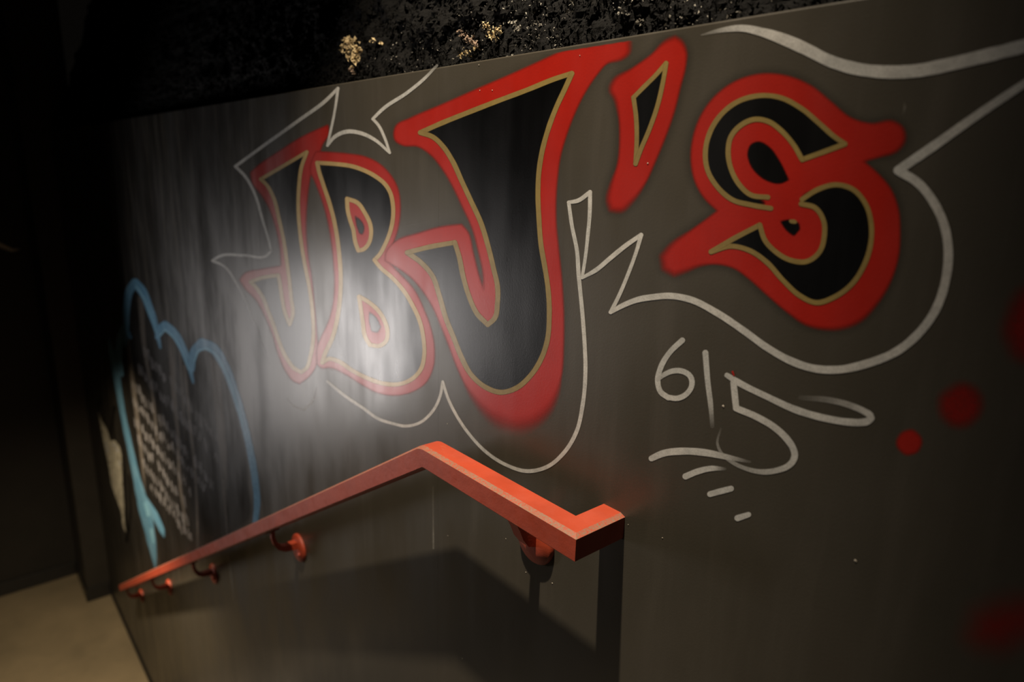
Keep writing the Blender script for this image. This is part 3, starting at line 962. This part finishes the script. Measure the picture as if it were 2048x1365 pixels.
tag(ribbon('pale_highlight', pale, 2, O_GLD + 0.0004, MAT_PALEBLUE, cloud, 2.5), None, None, None, 'stuff')
drips = [[(281, 597, 6, .7), (290, 703, 4), (300, 760, 2.5), (307, 804, 2), (314, 883, 1.5, .5)],
         [(255, 672, 4, .8), (268, 786, 4), (279, 874, 3.5), (286, 940, 2.5), (291, 990, 1.5, .4)],
         [(343, 676, 8, .5), (347, 777, 5), (356, 874, 3), (360, 970, 3), (373, 1052, 2, .5)],
         [(369, 733, 3), (380, 848, 2.6), (389, 935, 2), (395, 1050, 1.8), (396, 1100, 1.2, .4)],
         [(359, 700, 1.5), (366, 800, 1.5), (371, 880, 1.3, .4)]]
for P in drips:
    ribbon('paint_drip', [P], 2.2, O_BLK, MAT_DRIP, cloud, 3.0)
streaks = []
for k in range(6):
    dx = k * 3.6
    e = 900 + random.uniform(40, 190)
    streaks.append([(421 + dx, 716 + k * 3, 1.3), (431 + dx * 0.8, 820, 1.2), (440 + dx * 0.65, 900, 1.0), (447 + dx * 0.5, e, 0.8, .4)])
streaks.append([(446, 960, 1.2), (452, 1040, 1.1), (456, 1100, 1.0, .6)])
ribbon('paint_drip', streaks, 1.4, O_BLK, MAT_DRIP, cloud, 1.6)

# illegible scrawl: rows that run level on the wall
ex, ez = np.array([1.0, 0, 0]), np.array([0, 0, 1.0])


def px_of(w):
    q = ROT.T @ np.asarray(w)
    return (CX + FPX * q[0] / q[2], CY + FPX * q[1] / q[2])


def wu(px, py):
    d = ROT @ np.array([px - CX, py - CY, FPX])
    return d / d[1]


scr = []
rows = [((287, 702), (441, 886), 17), ((276, 735), (440, 925), 19), ((262, 762), (300, 812), 5), ((280, 790), (430, 975), 17), ((265, 800), (415, 985), 17), ((268, 838), (385, 985), 14),
        ((275, 880), (375, 1010), 13), ((285, 925), (380, 1052), 12), ((300, 970), (388, 1085), 9)]
for (a, b, n) in rows:
    A, B = wu(*a), wu(*b)
    hgt = 0.088
    for k in range(n):
        if random.random() < 0.10:
            continue
        w = (B[0] - A[0]) / n
        x0 = A[0] + w * k
        zz = A[2] + (B[2] - A[2]) * k / n + random.uniform(-0.02, 0.02)
        up = 1 if random.random() < 0.5 else -1
        P = []
        m = random.choice((4, 5, 6))
        for q in range(m):
            g = (x0 + w * (0.1 + 0.8 * q / m + random.uniform(-0.18, 0.18)), 1.0, zz + up * hgt * (0.5 if q % 2 else -0.5) * random.uniform(0.4, 1.0))
            u, v = px_of(g)
            P.append((u, v, 1.2, random.uniform(0.35, 1.0)))
        scr.append(P)
tag(ribbon('scrawled_text', scr, 1.2, O_BLK + 0.00008, MAT_CHALK, cloud, 1.8, corner=30), None, None, None, 'stuff')

# ------------------------------------------------------------------ silver tag at the far end
tg_fill = [(196.3, 822), (203, 841), (213.9, 860), (220.7, 882), (230, 881), (239.6, 895.5), (243.7, 928), (245, 966), (247.8, 1004), (249, 1044.6), (252.5, 1068), (246.4, 1055), (242.3, 1025.6), (231.5, 995.8), (223.4, 971.4), (218, 936), (209.8, 898), (203, 863)]
tg = patch('graffiti_tag', [tg_fill], O_RED, MAT_TAGFILL, None, 2.0, g=2.5)
tag(tg, 'mottled silver-white spiky graffiti tag edged black left of the blue cloud', 'graffiti tag')
ribbon('black_outline', [[(199, 803, 4), (196.5, 815, 4)], [(229, 815, 2.5), (228, 824, 1.6), (224, 852, 1.2), (220.7, 879, 1.2)], [(258, 950, 1.0), (262, 990, 1.2), (261, 1030, 1.4), (257, 1063, 2.2), (253, 1083, 3.2)],
                         [(248, 940, 1), (250, 1000, 1), (253, 1062, 1.2)]], 2, O_BLK, MAT_BLACK, tg, 2.0)
pf = ribbon('pale_fleck', [[(225, 889, 2), (232, 892, 2.4)], [(233, 899, 2.8), (237, 903, 2.4)], [(238, 924, 2), (240, 930, 2)], [(212, 885, 2.0), (216, 905, 2)]], 2, O_GLD, MAT_WHITE, tg, 2.0)
tag(pf, None, None, None, 'stuff')

# ------------------------------------------------------------------ small wear: runs, chips
RUNS = 'thin pale runs down the wall'
tag(ribbon('paint_run', [[(866, 975, 1.4, .3), (866.5, 1040, 1.4, .6), (867, 1098, 1.6, 1.0)]], 1.4, O_W, MAT_FAINT), 'thin pale run below the handrail bend', 'paint run', RUNS)
tag(ribbon('paint_run', [[(458, 1112, 2.0, .6), (463, 1160, 1.8, .6), (469, 1205, 1.4, .2)]], 1.4, O_W, MAT_FAINT), 'thin pale run crossing beneath the lower handrail', 'paint run', RUNS)
chips = [(895, 848, 2), (797, 755, 2), (684, 711, 2.4), (1447, 813, 3.2), (1711, 1122, 3), (1105, 1167, 2.4), (1012, 1078, 1.8), (1325, 1076, 2), (960, 181, 2), (985, 181, 2), (958, 130, 2), (1052, 1145, 2),
         (1160, 111, 1.8), (896, 1072, 1.8), (640, 760, 2), (1296, 327, 1.8), (720, 590, 1.6), (1257, 1050, 1.6), (925, 1318, 3)]
V, F = [], []
for (x, y, r) in chips:
    c = on_wall([(x, y)], 0.0)[0]
    rr = r * 0.0007
    b = len(V)
    for q in range(6):
        a = q * math.pi / 3
        k = random.uniform(0.5, 1.2)
        V.append(c + np.array([rr * k * math.cos(a), -0.0006, rr * k * math.sin(a)]))
    V.append(c + np.array([0, -0.0012, 0]))
    for q in range(6):
        F.append((b + q, b + (q + 1) % 6, b + 6))
ch = mesh_obj('paint_chips', V, F, MAT_FLECK, wall)
tag(ch, 'scattered pale paint chips', None, None, 'stuff')
tag(ribbon('red_tick', [[(1465, 744, 2), (1467.5, 751, 1.6)]], 2, 0.0010, MAT_RED), 'tiny red tick on the upper left corner of the digit 5', 'painted mark')
d = ROT @ np.array([10 - CX, 493 - CY, FPX])
p = d * (-8.78 / d[0])
V = [M(-8.775, p[1] + a, p[2] + b) for a, b in ((-0.10, 0.05), (-0.03, 0.035), (0.06, -0.03), (0.13, -0.035), (0.05, -0.06), (-0.06, 0.0))]
mesh_obj('pale_smear', V, [tuple(range(6))], MAT_FLECK, bpy.data.objects['wall_far'])
